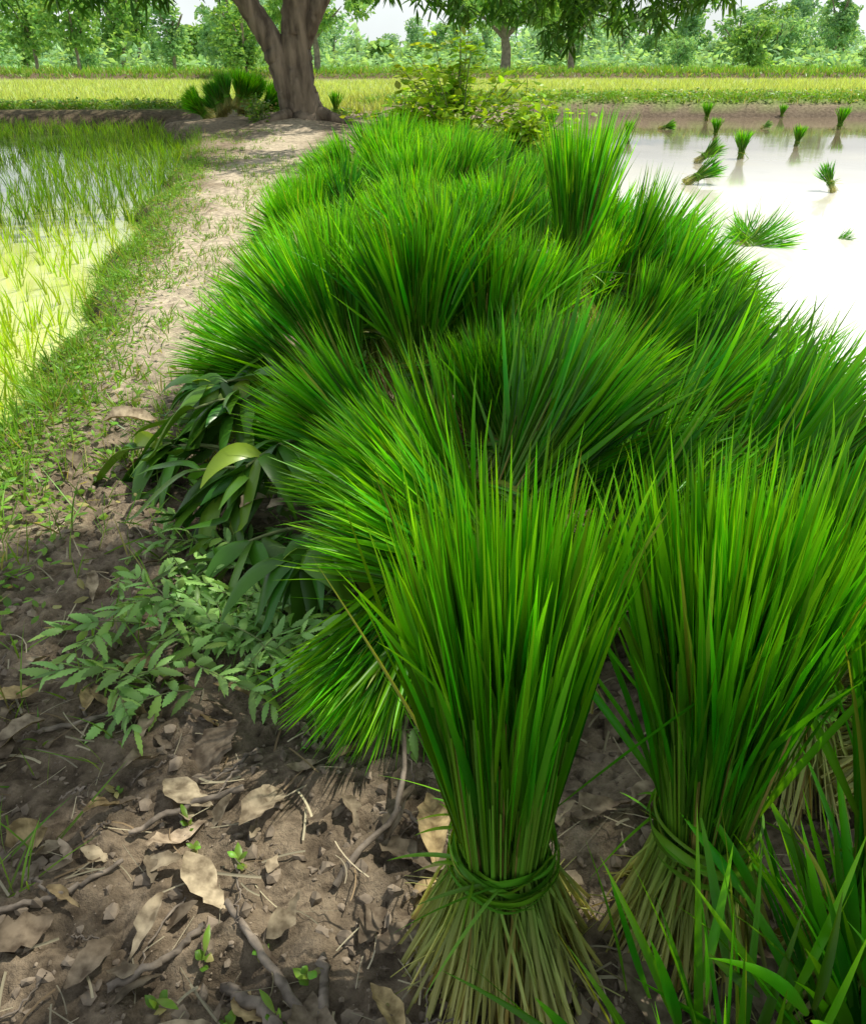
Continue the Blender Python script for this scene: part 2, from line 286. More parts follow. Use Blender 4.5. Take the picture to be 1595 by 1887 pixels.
# ------------------------------------------------------------------ rice seedling bundles
def bundle_meshes(seed,H=.56,n_st=200,n_lf=420,wr=.045,wz=.16,rr=.11,spread=.35,droop=.15,lw=.0078,K=7,cup=.22,stray=.03,roots=.25,sw=.0046):
    r=RS(seed)
    n=n_st; a=r.rand(n)*2*PI; q=np.sqrt(r.rand(n)); ax=np.stack([np.cos(a),np.sin(a),0*a],1)
    th=spread*q**1.2*.75
    a2=a+r.randn(n)*.35; ax2=np.stack([np.cos(a2),np.sin(a2),0*a],1)
    rl=rr*(q*.8+.35*r.rand(n))
    p0=ax2*rl[:,None]; p0[:,2]=-.02+.025*r.rand(n)
    p2=ax*(wr*q)[:,None]; p2[:,2]=wz
    p1=(p0*.45+p2*.55)+r.randn(n,3)*.005; p1[:,:2]*=.93
    zt=wz+(H-wz)*(.25+.4*r.rand(n))
    p4=p2+ax*(np.tan(th)*(zt-wz))[:,None]; p4[:,2]=zt; p3=(p2+p4)/2
    P=np.stack([p0,p1,p2,p3,p4],1)
    W=np.tile(np.array([1.1,1.0,.85,.8,.5])*sw,(n,1))*(.6+.7*r.rand(n,1))
    Vs=ribbons(P,W,unit(r.randn(n,3)),cup=.35,rnd=r)
    st=Geo(); st.add(*Vs)
    nr=int(n*roots); a=r.rand(nr)*2*PI; A=np.stack([np.cos(a),np.sin(a),0*a],1)
    e0=A*(rr*.5*r.rand(nr)+rr*.3)[:,None]; e0[:,2]=.05; e2=A*(rr*(1.0+.3*r.rand(nr)))[:,None]+r.randn(nr,3)*.012; e2[:,2]=.002+.02*r.rand(nr)
    P=np.stack([e0,(e0+e2)/2+r.randn(nr,3)*.006,e2],1)
    if nr: st.add(*ribbons(P,np.full((nr,3),.0016),unit(r.randn(nr,3)),cup=.3,rnd=r,t0=0,t1=.05))
    # leaves
    n=n_lf; a=r.rand(n)*2*PI; q=np.sqrt(r.rand(n)); ax=np.stack([np.cos(a),np.sin(a),0*a],1)
    th=spread*q**1.0*(.8+.4*r.rand(n)); z0=wz+(H-wz)*(.0+.62*r.rand(n)**1.1)
    s0=(z0-wz)
    p0=ax*(wr*q)[:,None]+ax*(np.tan(th*.75)*s0)[:,None]; p0[:,2]=z0
    a2=a+r.randn(n)*.25; ax2=np.stack([np.cos(a2),np.sin(a2),0*a],1)
    th2=th*1.05+r.randn(n)*.05
    sy=r.rand(n)<stray; th2=np.where(sy,th2+.5*r.rand(n),th2)
    D=ax2*np.sin(th2)[:,None]; D[:,2]=np.cos(th2)
    Ltot=(H-wz)*(.80+.27*r.rand(n)-.3*(r.rand(n)>.75)*r.rand(n))
    Ln=np.maximum(Ltot-s0/np.cos(th*.75),.07)
    s=np.linspace(0,1,K)[None,:,None]
    dr=droop*(r.rand(n)**2*2)[:,None,None]
    bend=ax2[:,None,:]*.55-np.array([0,0,.45])
    P=p0[:,None]+Ln[:,None,None]*(s*D[:,None]+dr*s**2.3*bend)
    ww=lw*(.55+.7*r.rand(n))[:,None]*wprof(np.linspace(0,1,K))[None]
    lf=Geo(); lf.add(*ribbons(P,ww,perp(D,r),cup=cup,rnd=r))
    # tie: a rough hank of leaves wound round the waist, each a little outside the last
    n=19; K2=30; tg=Geo()
    u=np.linspace(0,1,K2)[None]; ph=r.rand(n,1)*6.28; turns=.40+r.rand(n,1)*.45
    an=ph+u*turns*2*PI; rad=wr*1.02+.0009*np.arange(n)[:,None]*.8+.003*np.sin(u*7+ph)*r.rand(n,1)+.012*r.rand(n,1)*(u>.85)*(u-.85)/.15
    tiltp=r.rand()*6.28
    zz=wz+(r.rand(n,1)-.5)*.036+.016*np.sin(an+tiltp+r.randn(n,1)*.9)*(.3+.7*r.rand(n,1))+.004*np.sin(u*13+ph*5)
    P=np.stack([np.cos(an)*rad,np.sin(an)*rad,zz],-1)
    S=np.zeros((n,3)); S[:,2]=1; S[:,:2]=r.randn(n,2)*.35
    taper=np.minimum(1,6*(1-u)+.05)*np.minimum(1,6*u+.2)
    tg.add(*ribbons(P,.0080*(.45+.9*r.rand(n,1))*taper,S,cup=.14,rnd=r))
    n=16; a=r.randn(n)*1.2+r.rand()*6.28; A=np.stack([np.cos(a),np.sin(a),0*a],1); B=np.stack([-np.sin(a),np.cos(a),0*a],1)
    L_=.03+.09*r.rand(n)
    s=np.linspace(0,1,8)[None,:,None]; dz=np.array([0,0,1.])
    P=A[:,None]*wr*1.05+dz*wz+L_[:,None,None]*(s*(A*.75+B*r.randn(n,1)*.9)[:,None]+s*dz*.45*r.randn(n)[:,None,None]-s**2*dz*.35)
    tg.add(*ribbons(P,.0048*wprof(np.linspace(0,1,8),.2,.8)[None]*np.ones((n,1)),perp(unit(A),r),cup=.2,rnd=r))
    return (lf.mesh("leaves",M_leaf),st.mesh("stems",M_stem),tg.mesh("tie",M_tie))
heroA=bundle_meshes(11,H=.60,n_st=640,n_lf=700,wr=.045,wz=.17,rr=.115,spread=.165,droop=.08,lw=.0072,K=8,roots=.04,sw=.0046,stray=.02)
heroB=bundle_meshes(12,H=.59,n_st=560,n_lf=700,wr=.045,wz=.17,rr=.10,spread=.20,droop=.10,lw=.0075,K=8,roots=.04,sw=.0046,stray=.03)
heroC=bundle_meshes(13,H=.56,n_st=380,n_lf=560,wr=.044,wz=.16,rr=.09,spread=.22,droop=.10,lw=.0080,K=8,roots=.08)
corner=bundle_meshes(14,H=.46,n_st=60,n_lf=130,wr=.03,wz=.10,rr=.05,spread=.75,droop=.22,lw=.0110,K=10,roots=.0)
sheaf=bundle_meshes(15,H=.50,n_st=160,n_lf=260,wr=.035,wz=.12,rr=.06,spread=.26,droop=.05,lw=.0085,K=7,roots=.1)
var=[bundle_meshes(21,H=.52,n_lf=380,lw=.0084,spread=.38,droop=.14),
     bundle_meshes(22,H=.54,n_lf=390,lw=.0086,spread=.47,droop=.16),
     bundle_meshes(23,H=.50,n_lf=370,lw=.0080,spread=.30,droop=.10),
     bundle_meshes(24,H=.54,n_lf=380,lw=.0088,spread=.42,droop=.20),
     bundle_meshes(25,H=.56,n_lf=380,lw=.0082,spread=.33,droop=.12)]
tight=bundle_meshes(31,H=.56,n_st=260,n_lf=380,spread=.24,droop=.10,lw=.0066,wr=.036)
small=bundle_meshes(41,H=.40,n_st=90,n_lf=130,spread=.40,droop=.2,lw=.010,wr=.03,wz=.12,rr=.05,K=5)
loose=bundle_meshes(42,H=.45,n_st=80,n_lf=260,spread=.62,droop=.3,lw=.009,wr=.05,wz=.06,rr=.06,K=6)
GRP="harvested rice seedling bundles"
def bundle(ms,x,y,z,az=0,tilt=0,sc=1,label="bright green rice seedling bundle in the heap on the bund",spin=None,group=GRP):
    # az: direction (deg, 0=+x, 90=+y) the tips lean towards
    a=math.radians(az); axis=Vector((-math.sin(a),math.cos(a),0))
    q=Quaternion(axis,math.radians(tilt))@Quaternion((0,0,1),R.rand()*6.28 if spin is None else spin)
    e=top("rice_seedling_bundle",label,"rice seedlings",(x,y,z),q.to_euler(),sc,group)
    for nme,m in zip(("leaves","stems","tie"),ms): part(e,nme,m)
    return e
bundle(heroA,.078,.56,.0,120,3,1,"upright tied rice bundle with splayed straw coloured stems on bare soil",spin=1.0)
bundle(heroB,.305,.59,.0,130,4,1,"upright tied rice bundle with wide fan of green leaves",spin=2.2)
bundle(heroC,.465,.52,-.01,30,4,1,"upright tied rice bundle leaning beside its neighbours",spin=4)
bundle(corner,.25,.33,-.12,290,6,1.0,"loose rice bundle with long bright blades beside the tied bundles")
bundle(corner,.43,.36,-.12,80,14,1.0,"loose rice bundle with long bright blades beside the tied bundles")
bundle(tight,.385,2.30,.21,60,4,1.05,"dark upright tied bundle standing on top of the heap")
def B(*a,**k): bundle(*a,**k)
# near left flank: lean outwards over the soil
B(sheaf,.03,1.16,.23,240,116,.80,label="long rice sheaf drooping its straight blades down onto the soil")
B(sheaf,.06,1.10,.20,226,112,.78,label="long rice sheaf drooping its straight blades down onto the soil")
B(var[0],.22,1.00,.10,168,54,.92,label="rice bundle leaning out over the soil")
B(var[3],.17,1.20,.06,170,44,.92)
B(var[2],.10,1.36,.03,168,58,.85)
B(var[4],.02,1.55,.02,160,50,.9)
# open fan lying across the middle
B(var[1],.03,1.12,.12,42,56,1.05,label="rice bundle lying open like a fan across the heap")
B(var[4],.16,1.0,.06,40,60,1.0)
B(var[0],.14,1.36,.05,52,48,1.0)
B(var[3],.10,1.56,.02,60,50,.95)
B(var[2],.22,1.55,.02,110,30,.85)
B(var[0],.12,1.66,.0,90,12,.80)
B(var[0],.40,.86,.03,30,45,1.0)
B(var[4],.38,1.10,.08,22,56,1.05)
B(var[3],.42,1.28,.08,20,58,1.05)
B(var[1],.52,.98,.05,5,52,1.0)
B(var[2],.60,.78,.0,15,40,.95)
B(var[0],.66,.95,-.02,0,45,.85)
B(var[2],.50,.80,.0,80,20,.9)
B(var[0],.34,1.48,.08,24,62,1.0)
B(var[4],.46,1.62,.05,12,58,1.0)
B(var[2],.30,1.72,.02,35,66,.95)
B(var[1],.22,1.80,.0,30,58,.95)
B(var[3],.48,1.86,.04,18,60,1.0)
# central heap
B(var[1],-.02,1.84,.10,120,10,1.0)
B(var[0],.12,1.86,.09,75,16,.95)
B(var[4],-.15,1.86,.08,150,26,1.0)
B(var[3],.03,2.06,.12,100,6,1.0)
B(var[2],-.16,2.08,.10,130,16,1.0)
B(var[0],.18,2.05,.08,50,26,.92)
# left flank, middle
B(var[2],-.10,1.78,.0,176,68,.80)
B(var[2],-.22,2.12,.04,170,60,.92)
B(var[0],-.26,2.40,.06,166,46,.95)
B(var[4],-.28,2.25,.02,183,64,.90)
B(var[3],-.20,2.62,.06,150,34,.95)
# right flank, middle
B(var[3],.52,2.08,.04,12,55,.95)
B(var[4],.38,2.05,.0,20,60,.9)
B(var[0],.50,2.25,.02,20,36,.85)
B(var[1],.56,2.42,.05,12,46,1.0)
B(var[4],.56,2.72,.05,25,34,1.05)
B(var[3],.62,2.56,.02,5,52,.95)
B(var[2],.50,2.55,.04,210,8,.82)
B(var[0],.56,2.85,.02,250,10,.85)
B(var[0],.52,3.0,.05,40,26,1.0)
for (y,xl,xr) in [(2.7,-.10,.3),(3.0,-.2,.40),(3.35,-.26,.42),(3.7,-.30,.40),(4.05,-.36,.38),(4.4,-.40,.36),(4.8,-.46,.34),(5.2,-.5,.30),(5.55,-.50,.28),(5.85,-.46,.24)]:
    nb=max(3,int(round((xr-xl)/.24))+1)
    for i in range(nb):
        f=i/(nb-1); x=xl+(xr-xl)*f+R.randn()*.04; yy=y+R.randn()*.10
        s=(f-.5)*2; az=90-80*s+R.randn()*45; tl=5+20*abs(s)**1.5+R.rand()*34
        B(var[R.randint(5)],x,yy,.02+.05*(1-abs(s))+.08*R.rand(),az,tl,.80+.25*R.rand())
B(tight,-.50,3.45,.0,170,12,.90,label="thin dark rice bundle standing at the edge of the heap")
B(tight,-.52,3.8,.0,150,10,.90,label="thin dark rice bundle standing at the edge of the heap")
B(small,1.40,10.9,.02,0,5,1.0,label="small rice bundle standing near the leafy shrub")
B(small,-1.45,13.3,.12,0,5,1.0,label="small rice bundle standing beside the tree trunk")
for k in range(20):
    a=R.rand()*6.28; d=.60*math.sqrt(R.rand()); dx=d*math.cos(a); dy=d*math.sin(a)*.6
    B(var[R.randint(5)],-3.1+dx,14.0+dy,ground_z(-3.1+dx,14+dy)-.04+.22*(1-(d/.6)**2),math.degrees(math.atan2(dy,dx)),8+75*d,1.0,label="dark green rice bundle heaped beside the tree trunk",group="rice bundles heaped by the tree")
PG="rice bundles dropped in the pond"
for x,y,s in [(5.2,17,1.05),(4.3,13.5,.85),(7.0,18.0,.8),(6.75,14.8,1.1),(4.9,11.9,.85),(3.62,10.3,1.0),(2.87,13.1,.8)]:
    bundle(small,x,y,WZ-.06,R.rand()*360,8*R.rand(),s,"small rice bundle standing upright in the pond water",group=PG)
for x,y,az,tl,s in [(3.76,14.8,0,75,.75),(5.5,14.9,30,70,.6),(2.35,8.03,10,62,1.0),(2.95,9.8,20,60,1.0),(3.5,7.5,100,50,.75)]:
    bundle(small,x,y,WZ+.01,az,tl,s,"loose rice bundle lying half sunk in the pond water",group=PG)
for x,y,az,s in [(1.92,5.22,15,.9),(2.15,5.33,170,.75),(2.00,5.40,60,.7),(2.6,5.43,10,.35)]:
    bundle(loose,x,y,WZ-.03,az,84,s,"loose clump of rice seedlings floating flat on the pond",group=PG)

# ------------------------------------------------------------------ field vegetation (stuff)
def tufts(x,y,z,nb,h,w,lean,K,rnd,cup=None,rad=.015):
    n=len(x); x=np.repeat(x,nb);y=np.repeat(y,nb);z=np.repeat(z,nb);h=np.repeat(h,nb)*(.6+.5*rnd.rand(n*nb)); N=n*nb
    a=rnd.rand(N)*2*PI; A=np.stack([np.cos(a),np.sin(a),0*a],1); th=lean*rnd.rand(N)
    p0=np.stack([x,y,z],1)+A*rad*rnd.rand(N)[:,None]
    D=A*np.sin(th)[:,None]; D[:,2]=np.cos(th)
    s=np.linspace(0,1,K)[None,:,None]
    P=p0[:,None]+h[:,None,None]*(s*D[:,None]+s**2*(.25*rnd.rand(N))[:,None,None]*(A[:,None]-np.array([0,0,.6])))
    W=w*(.7+.6*rnd.rand(N))[:,None]*wprof(np.linspace(0,1,K),.2,.6)[None]
    return ribbons(P,W,perp(D,rnd),cup=cup,rnd=rnd)
r=RS(5)
def paddy(y0,y1,dx,dy,h,w,nb,mat,lab,keep,cut):
    gx=[];gy=[];hh=[]
    y=y0
    while y<y1:
        x=float(Lf(y))-.10
        while x>-.60*y-1.2:
            if r.rand()<keep and noise.noise(Vector((x*.8,y*.8,5)))>cut: gx.append(x+r.randn()*.025); gy.append(y+r.randn()*.03); hh.append(h*(.7+.5*r.rand()))
            x-=dx*(.85+.3*r.rand())
        y+=dy
    gx=np.array(gx);gy=np.array(gy);hh=np.array(hh)
    G=Geo(); G.add(*tufts(gx,gy,np.full(len(gx),WZ-.01),nb,hh,w,.42,4,r))
    top("rice_seedlings",lab,"rice plants",mesh=G.mesh("rice_seedlings",mat),kind="stuff")
paddy(1.1,3.5,.070,.085,.18,.0058,6,M_paddy,"bright yellow green rice seedlings planted in sunlit water",.95,-.9)
paddy(3.5,6.0,.13,.17,.19,.0068,6,M_paddy,"young yellow green rice seedlings planted in bright water",.92,-.5)
paddy(6.0,15,.13,.18,.22,.008,6,M_paddy_shaded,"shade-darkened green rice seedlings planted in rows in water",.95,-.32)
n=15000; yy=17+26*r.rand(n)**1.3; xx=(r.rand(n)*2-1)*(.62*yy+1); k=(xx<-1)|(yy>22); xx=xx[k];yy=yy[k]
G=Geo(); G.add(*tufts(xx,yy,base_h(xx,yy)-.01,4,np.full(len(xx),.26),.02,.6,3,r,rad=.08))
top("far_rice_field","pale yellow green rice growing beyond the bunds","rice field",mesh=G.mesh("far_rice_field",M_far),kind="stuff")
G=Geo()
n=3400; yy=1.2+11*r.rand(n)**1.5; xx=Lf(yy)-.04+.13*r.randn(n); G.add(*tufts(xx,yy,gz(xx,yy)-.005,4,.05+.08*r.rand(n),.0045,1.0,4,r))
n=3800; yy=1.8+10*r.rand(n)**1.2; xx=Lf(yy)+.10+.85*r.rand(n)**2.2*(yy/5)**.5; kp=np.array([noise.noise(Vector((a*2.5,b*1.6,9)))>-.1 for a,b in zip(xx,yy)]); xx=xx[kp];yy=yy[kp]; n=len(xx)
G.add(*tufts(xx,yy,gz(xx,yy)-.005,4,.03+.05*r.rand(n),.005,1.1,3,r))
n=260; yy=.6+1.6*r.rand(n); xx=-.42-.7*r.rand(n)**.7; G.add(*tufts(xx,yy,gz(xx,yy)-.003,3,.05+.09*r.rand(n),.003,1.3,5,r))
n=460; yy=1.0+2.0*r.rand(n); xx=Rf(yy)+.02+.12*r.randn(n); G.add(*tufts(xx,yy,np.maximum(gz(xx,yy),WZ)-.01,4,.14+.20*r.rand(n),.0032,1.0,5,r))
n=3200; xx=(r.rand(n)*2-1)*11; yy=np.where(xx<-1.5,15.6+.8*r.rand(n),18.4+1.8*r.rand(n)); G.add(*tufts(xx,yy,gz(xx,yy)-.01,5,.08+.16*r.rand(n),.014,1.0,3,r,rad=.05))
n=900; yy=7+6*r.rand(n); xx=.8+.7*r.rand(n); G.add(*tufts(xx,yy,gz(xx,yy)-.01,4,.06+.12*r.rand(n),.008,1.0,3,r))
n=900; yy=6.5+7*r.rand(n); xx=-.9+2.0*r.rand(n); G.add(*tufts(xx,yy,gz(xx,yy)-.01,4,.06+.1*r.rand(n),.008,1.0,3,r))
n=4000; yy=43.5+3*r.rand(n); xx=(r.rand(n)*2-1)*30; G.add(*tufts(xx,yy,base_h(xx,yy)-.02,3,.15+.25*r.rand(n),.05,.9,3,r,rad=.1))
n=6000; yy=48+40*r.rand(n); xx=(r.rand(n)*2-1)*.62*yy; G.add(*tufts(xx,yy,base_h(xx,yy)-.02,3,.3+.5*r.rand(n),.08,.7,3,r,rad=.3))
top("wild_grass","wild green grass fringing the bund and banks","grass",mesh=G.mesh("wild_grass",M_grass),kind="stuff")
def leafscatter(P,L_,W_,rnd,up=.3,K=3,cup=.15):
    n=len(P); D=rnd.randn(n,3); D[:,2]=np.abs(D[:,2])*up+.1*rnd.randn(n); D=unit(D)
    s=np.linspace(0,1,K)[None,:,None]; Q=P[:,None]+(L_[:,None,None])*(s*D[:,None]-s**2*np.array([0,0,.25]))
    prof=np.sin(np.linspace(.08,PI-.02,K))**.8
    S=np.cross(D,np.array([0,0,1.]))+rnd.randn(n,3)*.35
    return ribbons(Q,W_[:,None]*prof[None],unit(S),cup=cup,rnd=rnd)
G=Geo(); n=8500; yy=1.1+8*r.rand(n)**1.6; xx=Lf(yy)+.06+.17*r.randn(n)
G.add(*leafscatter(np.stack([xx,yy,gz(xx,yy)+.006+.03*r.rand(n)],1),.012+.02*r.rand(n),.008+.009*r.rand(n),r,K=4))
n=6500; xx=(r.rand(n)*2-1)*11; yy=np.where(xx<-1.5,15.5+.9*r.rand(n),18.4+1.7*r.rand(n))
G.add(*leafscatter(np.stack([xx,yy,gz(xx,yy)+.14*r.rand(n)**1.5],1),.05+.05*r.rand(n),.04+.04*r.rand(n),r,K=3))
top("creeping_weeds","small broad leaved weeds creeping on the bund edge","weeds",mesh=G.mesh("creeping_weeds",M_grass),kind="stuff")

# ------------------------------------------------------------------ trees
def crown(seed,blobs,ncl,per,Ls,Wd,mat,droop=1.0,K=4,hole=None,name="crown",org=(0,0)):
    r=RS(seed); blobs=np.array(blobs,float) # x,y,z,rx,ry,rz
    vol=(blobs[:,3]*blobs[:,4]*blobs[:,5])**.8; pick=r.choice(len(blobs),ncl,p=vol/vol.sum())
    d=unit(r.randn(ncl,3))*(r.rand(ncl,1)**.35)
    c=blobs[pick,:3]+d*blobs[pick,3:6]
    if hole is not None:
        keep=np.ones(ncl,bool)
        for hx,hy,hr in hole:
            gxy=c[:,:2]+np.array(org)-(c[:,2:3]-.3)*np.array([SUN.x,SUN.y])/SUN.z
            keep&=np.hypot(gxy[:,0]-hx,gxy[:,1]-hy)>hr
        c=c[keep]; ncl=len(c)
    n=ncl*per; P=np.repeat(c,per,0)+r.randn(n,3)*Ls*.25
    D=r.randn(n,3); D[:,2]=D[:,2]*.5-droop*(.3+.6*r.rand(n)); D=unit(D)
    s=np.linspace(0,1,K)[None,:,None]; ln=Ls*(.7+.6*r.rand(n))
    Q=P[:,None]+ln[:,None,None]*(s*D[:,None]-s**2*np.array([0,0,.3])*droop)
    prof=np.sin(np.linspace(.15,PI-.05,K))**.8
    g=np.clip(np.repeat(r.rand(ncl),per)*.6+.4*r.rand(n),0,1); b=np.clip(np.repeat(r.rand(ncl),per)*.5+.5*r.rand(n),0,1)
    G=Geo(); G.add(*ribbons(Q,Wd*(.7+.6*r.rand(n))[:,None]*prof[None],perp(D,r),cup=None,rnd=r,g=g,b=b))
    return G.mesh(name,mat)
def woods(paths,mat,seg=12,rough=.03):
    G=Geo()
    for pts,rad in paths:
        k=max(8,len(pts)*6); q=smoothpath(pts,k); rr=np.interp(np.linspace(0,1,k),np.linspace(0,1,len(rad)),rad)
        q=q+RS(k).randn(k,3)*rr[:,None]*.04
        G.add(*tube(q,rr,seg,rough))
    return G.mesh("trunk",mat)
tx,ty=-1.95,12.9; tz=ground_z(tx,ty)-.05
tr=top("mango_tree","large mango tree with forked grey brown trunk on the bund","tree",(tx,ty,tz))
part(tr,"trunk",woods([
 ([(.14,0,-.1),(.10,0,.12),(.04,0,.4),(.03,0,.8),(.08,0,1.2),(.13,0,1.6),(.3,.1,2.5),(.7,.3,4.8)],[.33,.27,.24,.225,.21,.195,.17,.10]),
 ([(.0,-.06,-.1),(-.06,-.05,.3),(-.14,-.06,.6),(-.24,-.05,.9),(-.42,-.06,1.2),(-.64,-.1,1.55),(-.95,-.2,2.0),(-1.6,-.4,3.1),(-2.6,-.6,4.0)],[.20,.19,.18,.17,.155,.145,.13,.11,.06]),
 ([(.12,0,.95),(.30,0,1.25),(.52,.05,1.6),(1.2,.2,2.3),(2.8,.3,3.0)],[.15,.13,.115,.09,.05]),
 ([(.22,-.12,.0),(.16,-.16,.5),(.14,-.12,1.0),(.2,-.1,1.7)],[.14,.10,.09,.07]),
 ([(-.5,-.1,1.6),(-.35,-.4,2.3),(-.5,-1.2,3.3),(-.6,-2,4.2)],[.10,.10,.09,.05]),
 ([(.15,0,2.0),(.1,1,3.3),(.2,2.2,4.2)],[.15,.11,.06]),
 ([(1.2,.2,2.3),(2.2,-.1,2.3),(3.2,-.2,1.95),(4.0,-.2,1.5)],[.06,.035,.022,.01]),
 ([(2.2,-.1,2.3),(3.4,0,2.2),(4.8,0,1.7)],[.03,.02,.008]),
 ([(.35,-.15,.1),(.75,-.3,-.02),(1.2,-.4,-.08)],[.09,.05,.02]),
 ([(-.1,-.25,.08),(-.4,-.6,-.02),(-.7,-.9,-.08)],[.09,.05,.02]),
 ([(-1.6,-.4,3.1),(-2.6,.2,2.8),(-3.6,.2,2.0)],[.07,.05,.02])],M_bark,20,.035))
bl=[]
rr_=RS(3)
for i in range(52):
    a=rr_.rand()*6.28; d=5.4*math.sqrt(rr_.rand()); 
    bl.append((d*math.cos(a),d*math.sin(a),3.2+2.2*rr_.rand()-(d/5.2)**2*.6,1.15,1.15,.8))
part(tr,"crown",crown(8,bl,3300,11,.19,.045,M_crown,K=4))
sk=[]
for x,y,z in [(-5.6,.3,1.50),(-5.0,.1,1.6),(-4.4,-.1,1.42),(-3.8,0,1.6),(-3.2,-.4,1.45),(-2.6,-.4,1.5),(-2.0,-.2,1.6),(-1.4,-.6,1.65),(-1.0,-.2,1.8),
              (1.4,.2,1.7),(1.0,.3,1.8),(2.0,0,1.45),(2.4,-.2,1.36),(2.8,-.2,1.5),(3.2,-.3,1.30),(3.6,-.3,1.08),(3.85,-.2,1.05),(4.0,-.2,1.3),(4.3,0,1.28),(4.7,0,1.2),(5.1,.1,1.35),(5.5,.2,1.55),(6.0,.2,1.6),(3.1,.8,1.55),(4.4,.8,1.55)]:
    sk.append((x,y,z,.34,.4,.18)); sk.append((x+.1,y+.2,z+.45,.45,.5,.3))
part(tr,"hanging_foliage",crown(18,sk,480,10,.19,.042,M_crown,K=4,name="hanging_foliage"))
# mango tree standing behind the viewer whose branches shade the heap
tr2=top("mango_tree","mango tree whose low branches shade the seedling heap","tree",(4.6,-2.2,-.3))
part(tr2,"trunk",woods([
 ([(0,0,-.3),(0,0,1.4),(-.1,.3,3.0),(-.6,2.0,4.4),(-1.4,4.0,5.0),(-2.2,6.2,5.4)],[.34,.27,.24,.18,.12,.05]),
 ([(-.1,.3,3.0),(-1.2,1.4,4.4),(-2.4,3.0,5.0),(-2.8,5,5.3)],[.15,.12,.08,.04]),
 ([(-.2,.6,3.3),(.6,2.4,4.6),(.4,4.5,5.2)],[.14,.1,.04])],M_bark))
bl=[]
for i in range(28):
    a=rr_.rand()*6.28; d=math.sqrt(rr_.rand())
    bl.append((-1.95+1.6*d*math.cos(a),4.3+1.7*d*math.sin(a),5.1+.9*rr_.rand(),.6,.6,.4))
part(tr2,"crown",crown(9,bl,760,11,.20,.05,M_crown,K=3,hole=[(-.30,.66,.27),(-.50,1.2,.2),(-.75,1.6,.25),(.2,1.3,.32),(.6,1.5,.38),(.0,1.9,.38),(.35,.9,.22),(.0,.55,.14)],org=(4.6,-2.2)))  # crown gaps cut along the sun direction to shape sun patches below
# big trees standing out in the fields
for seed,x,y,r0,lab in [(61,4.5,58,.30,"tall field tree with a slender pale trunk"),(62,9.2,62,.22,"field tree with a thin trunk and spreading crown"),(63,-7.6,60,.20,"field tree with a thin trunk and spreading crown")]:
    e=top("field_tree",lab,"tree",(x,y,-.05))
    rs=RS(seed)
    part(e,"trunk",woods([([(0,0,-.2),(.08,0,1.3),(-.05,0,2.6),(.1,0,5.0)],[r0*1.2,r0,r0*.85,r0*.3]),([(0,0,2.1),(.9,.2,3.0),(1.8,.3,3.9)],[r0*.55,r0*.4,r0*.1]),([(0,0,2.0),(-.9,.1,2.8),(-1.9,.2,3.6)],[r0*.5,r0*.35,r0*.1])],M_bark2,10))
    bb=[(3.1*(rs.rand()*2-1),2*(rs.rand()*2-1),3.0+2.4*rs.rand(),.9,.9,.5) for _ in range(20)]
    part(e,"crown",crown(seed,bb,520,8,.36,.16,M_t1,droop=.6,K=3))

# distant trees
def small_tree(seed,h,wd,mat):
    r=RS(seed); bl=[]
    for i in range(18):
        a=r.rand()*6.28; d=r.rand()**.6; zz=(.18+.70*r.rand())*h
        f=1-abs(zz/h-.5)*.9
        s=.7+.7*r.rand()
        bl.append((wd*.42*d*f*math.cos(a),wd*.42*d*f*math.sin(a),zz,wd*.19*s,wd*.19*s,h*.11*s))
    cr=crown(seed,bl,420,6,.34,.22,mat,droop=.2,K=3)
    ps=[([(0,0,-.2),(.05*h*r.randn()*.5,0,h*.3),(.04*h*r.randn(),0,h*.85)],[.026*h,.02*h,.006*h])]
    for i in range(3):
        a=r.rand()*6.28; ps.append(([(0,0,h*.35),(wd*.2*math.cos(a),wd*.2*math.sin(a),h*.6),(wd*.33*math.cos(a),wd*.33*math.sin(a),h*.75)],[.014*h,.01*h,.004*h]))
    return woods(ps,M_bark2,7,.03),cr
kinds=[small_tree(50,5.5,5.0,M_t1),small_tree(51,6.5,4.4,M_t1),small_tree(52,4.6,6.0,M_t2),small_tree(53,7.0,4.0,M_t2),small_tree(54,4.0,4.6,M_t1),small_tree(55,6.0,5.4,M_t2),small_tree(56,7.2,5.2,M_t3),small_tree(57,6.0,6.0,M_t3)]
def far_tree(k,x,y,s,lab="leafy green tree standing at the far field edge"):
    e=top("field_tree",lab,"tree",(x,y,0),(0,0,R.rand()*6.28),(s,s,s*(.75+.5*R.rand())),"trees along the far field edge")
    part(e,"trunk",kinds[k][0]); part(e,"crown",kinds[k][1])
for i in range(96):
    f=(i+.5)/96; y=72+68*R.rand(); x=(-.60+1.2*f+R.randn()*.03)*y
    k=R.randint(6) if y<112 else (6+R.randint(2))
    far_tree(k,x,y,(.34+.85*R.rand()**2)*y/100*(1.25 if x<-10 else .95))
for k,x,y,s in [(1,-9.0,44,.62),(5,-13,60,.9),(0,-20,52,.75),(2,-30,62,1.0),(4,24,70,.8),(0,-25,58,.9),(5,31,95,1.2),(1,36,100,1.25),(3,27,98,1.1),(3,45,104,1.2)]:
    far_tree(k,x,y,s,"slender field tree growing on the far bund")
G=Geo(); n=13000; yy=76+60*r.rand(n); xx=(r.rand(n)*2-1)*.64*yy; hz_=np.array([1.0+1.6*noise.noise(Vector((a*.16,b*.06,2))) for a,b in zip(xx,yy)])
G.add(*leafscatter(np.stack([xx,yy,np.abs(hz_)*1.5*r.rand(n)],1),.4+.5*r.rand(n),.3+.3*r.rand(n),r,up=1.0,K=3))
top("undergrowth","dense bushes below the distant field trees","bushes",mesh=G.mesh("undergrowth",M_t2),kind="stuff")
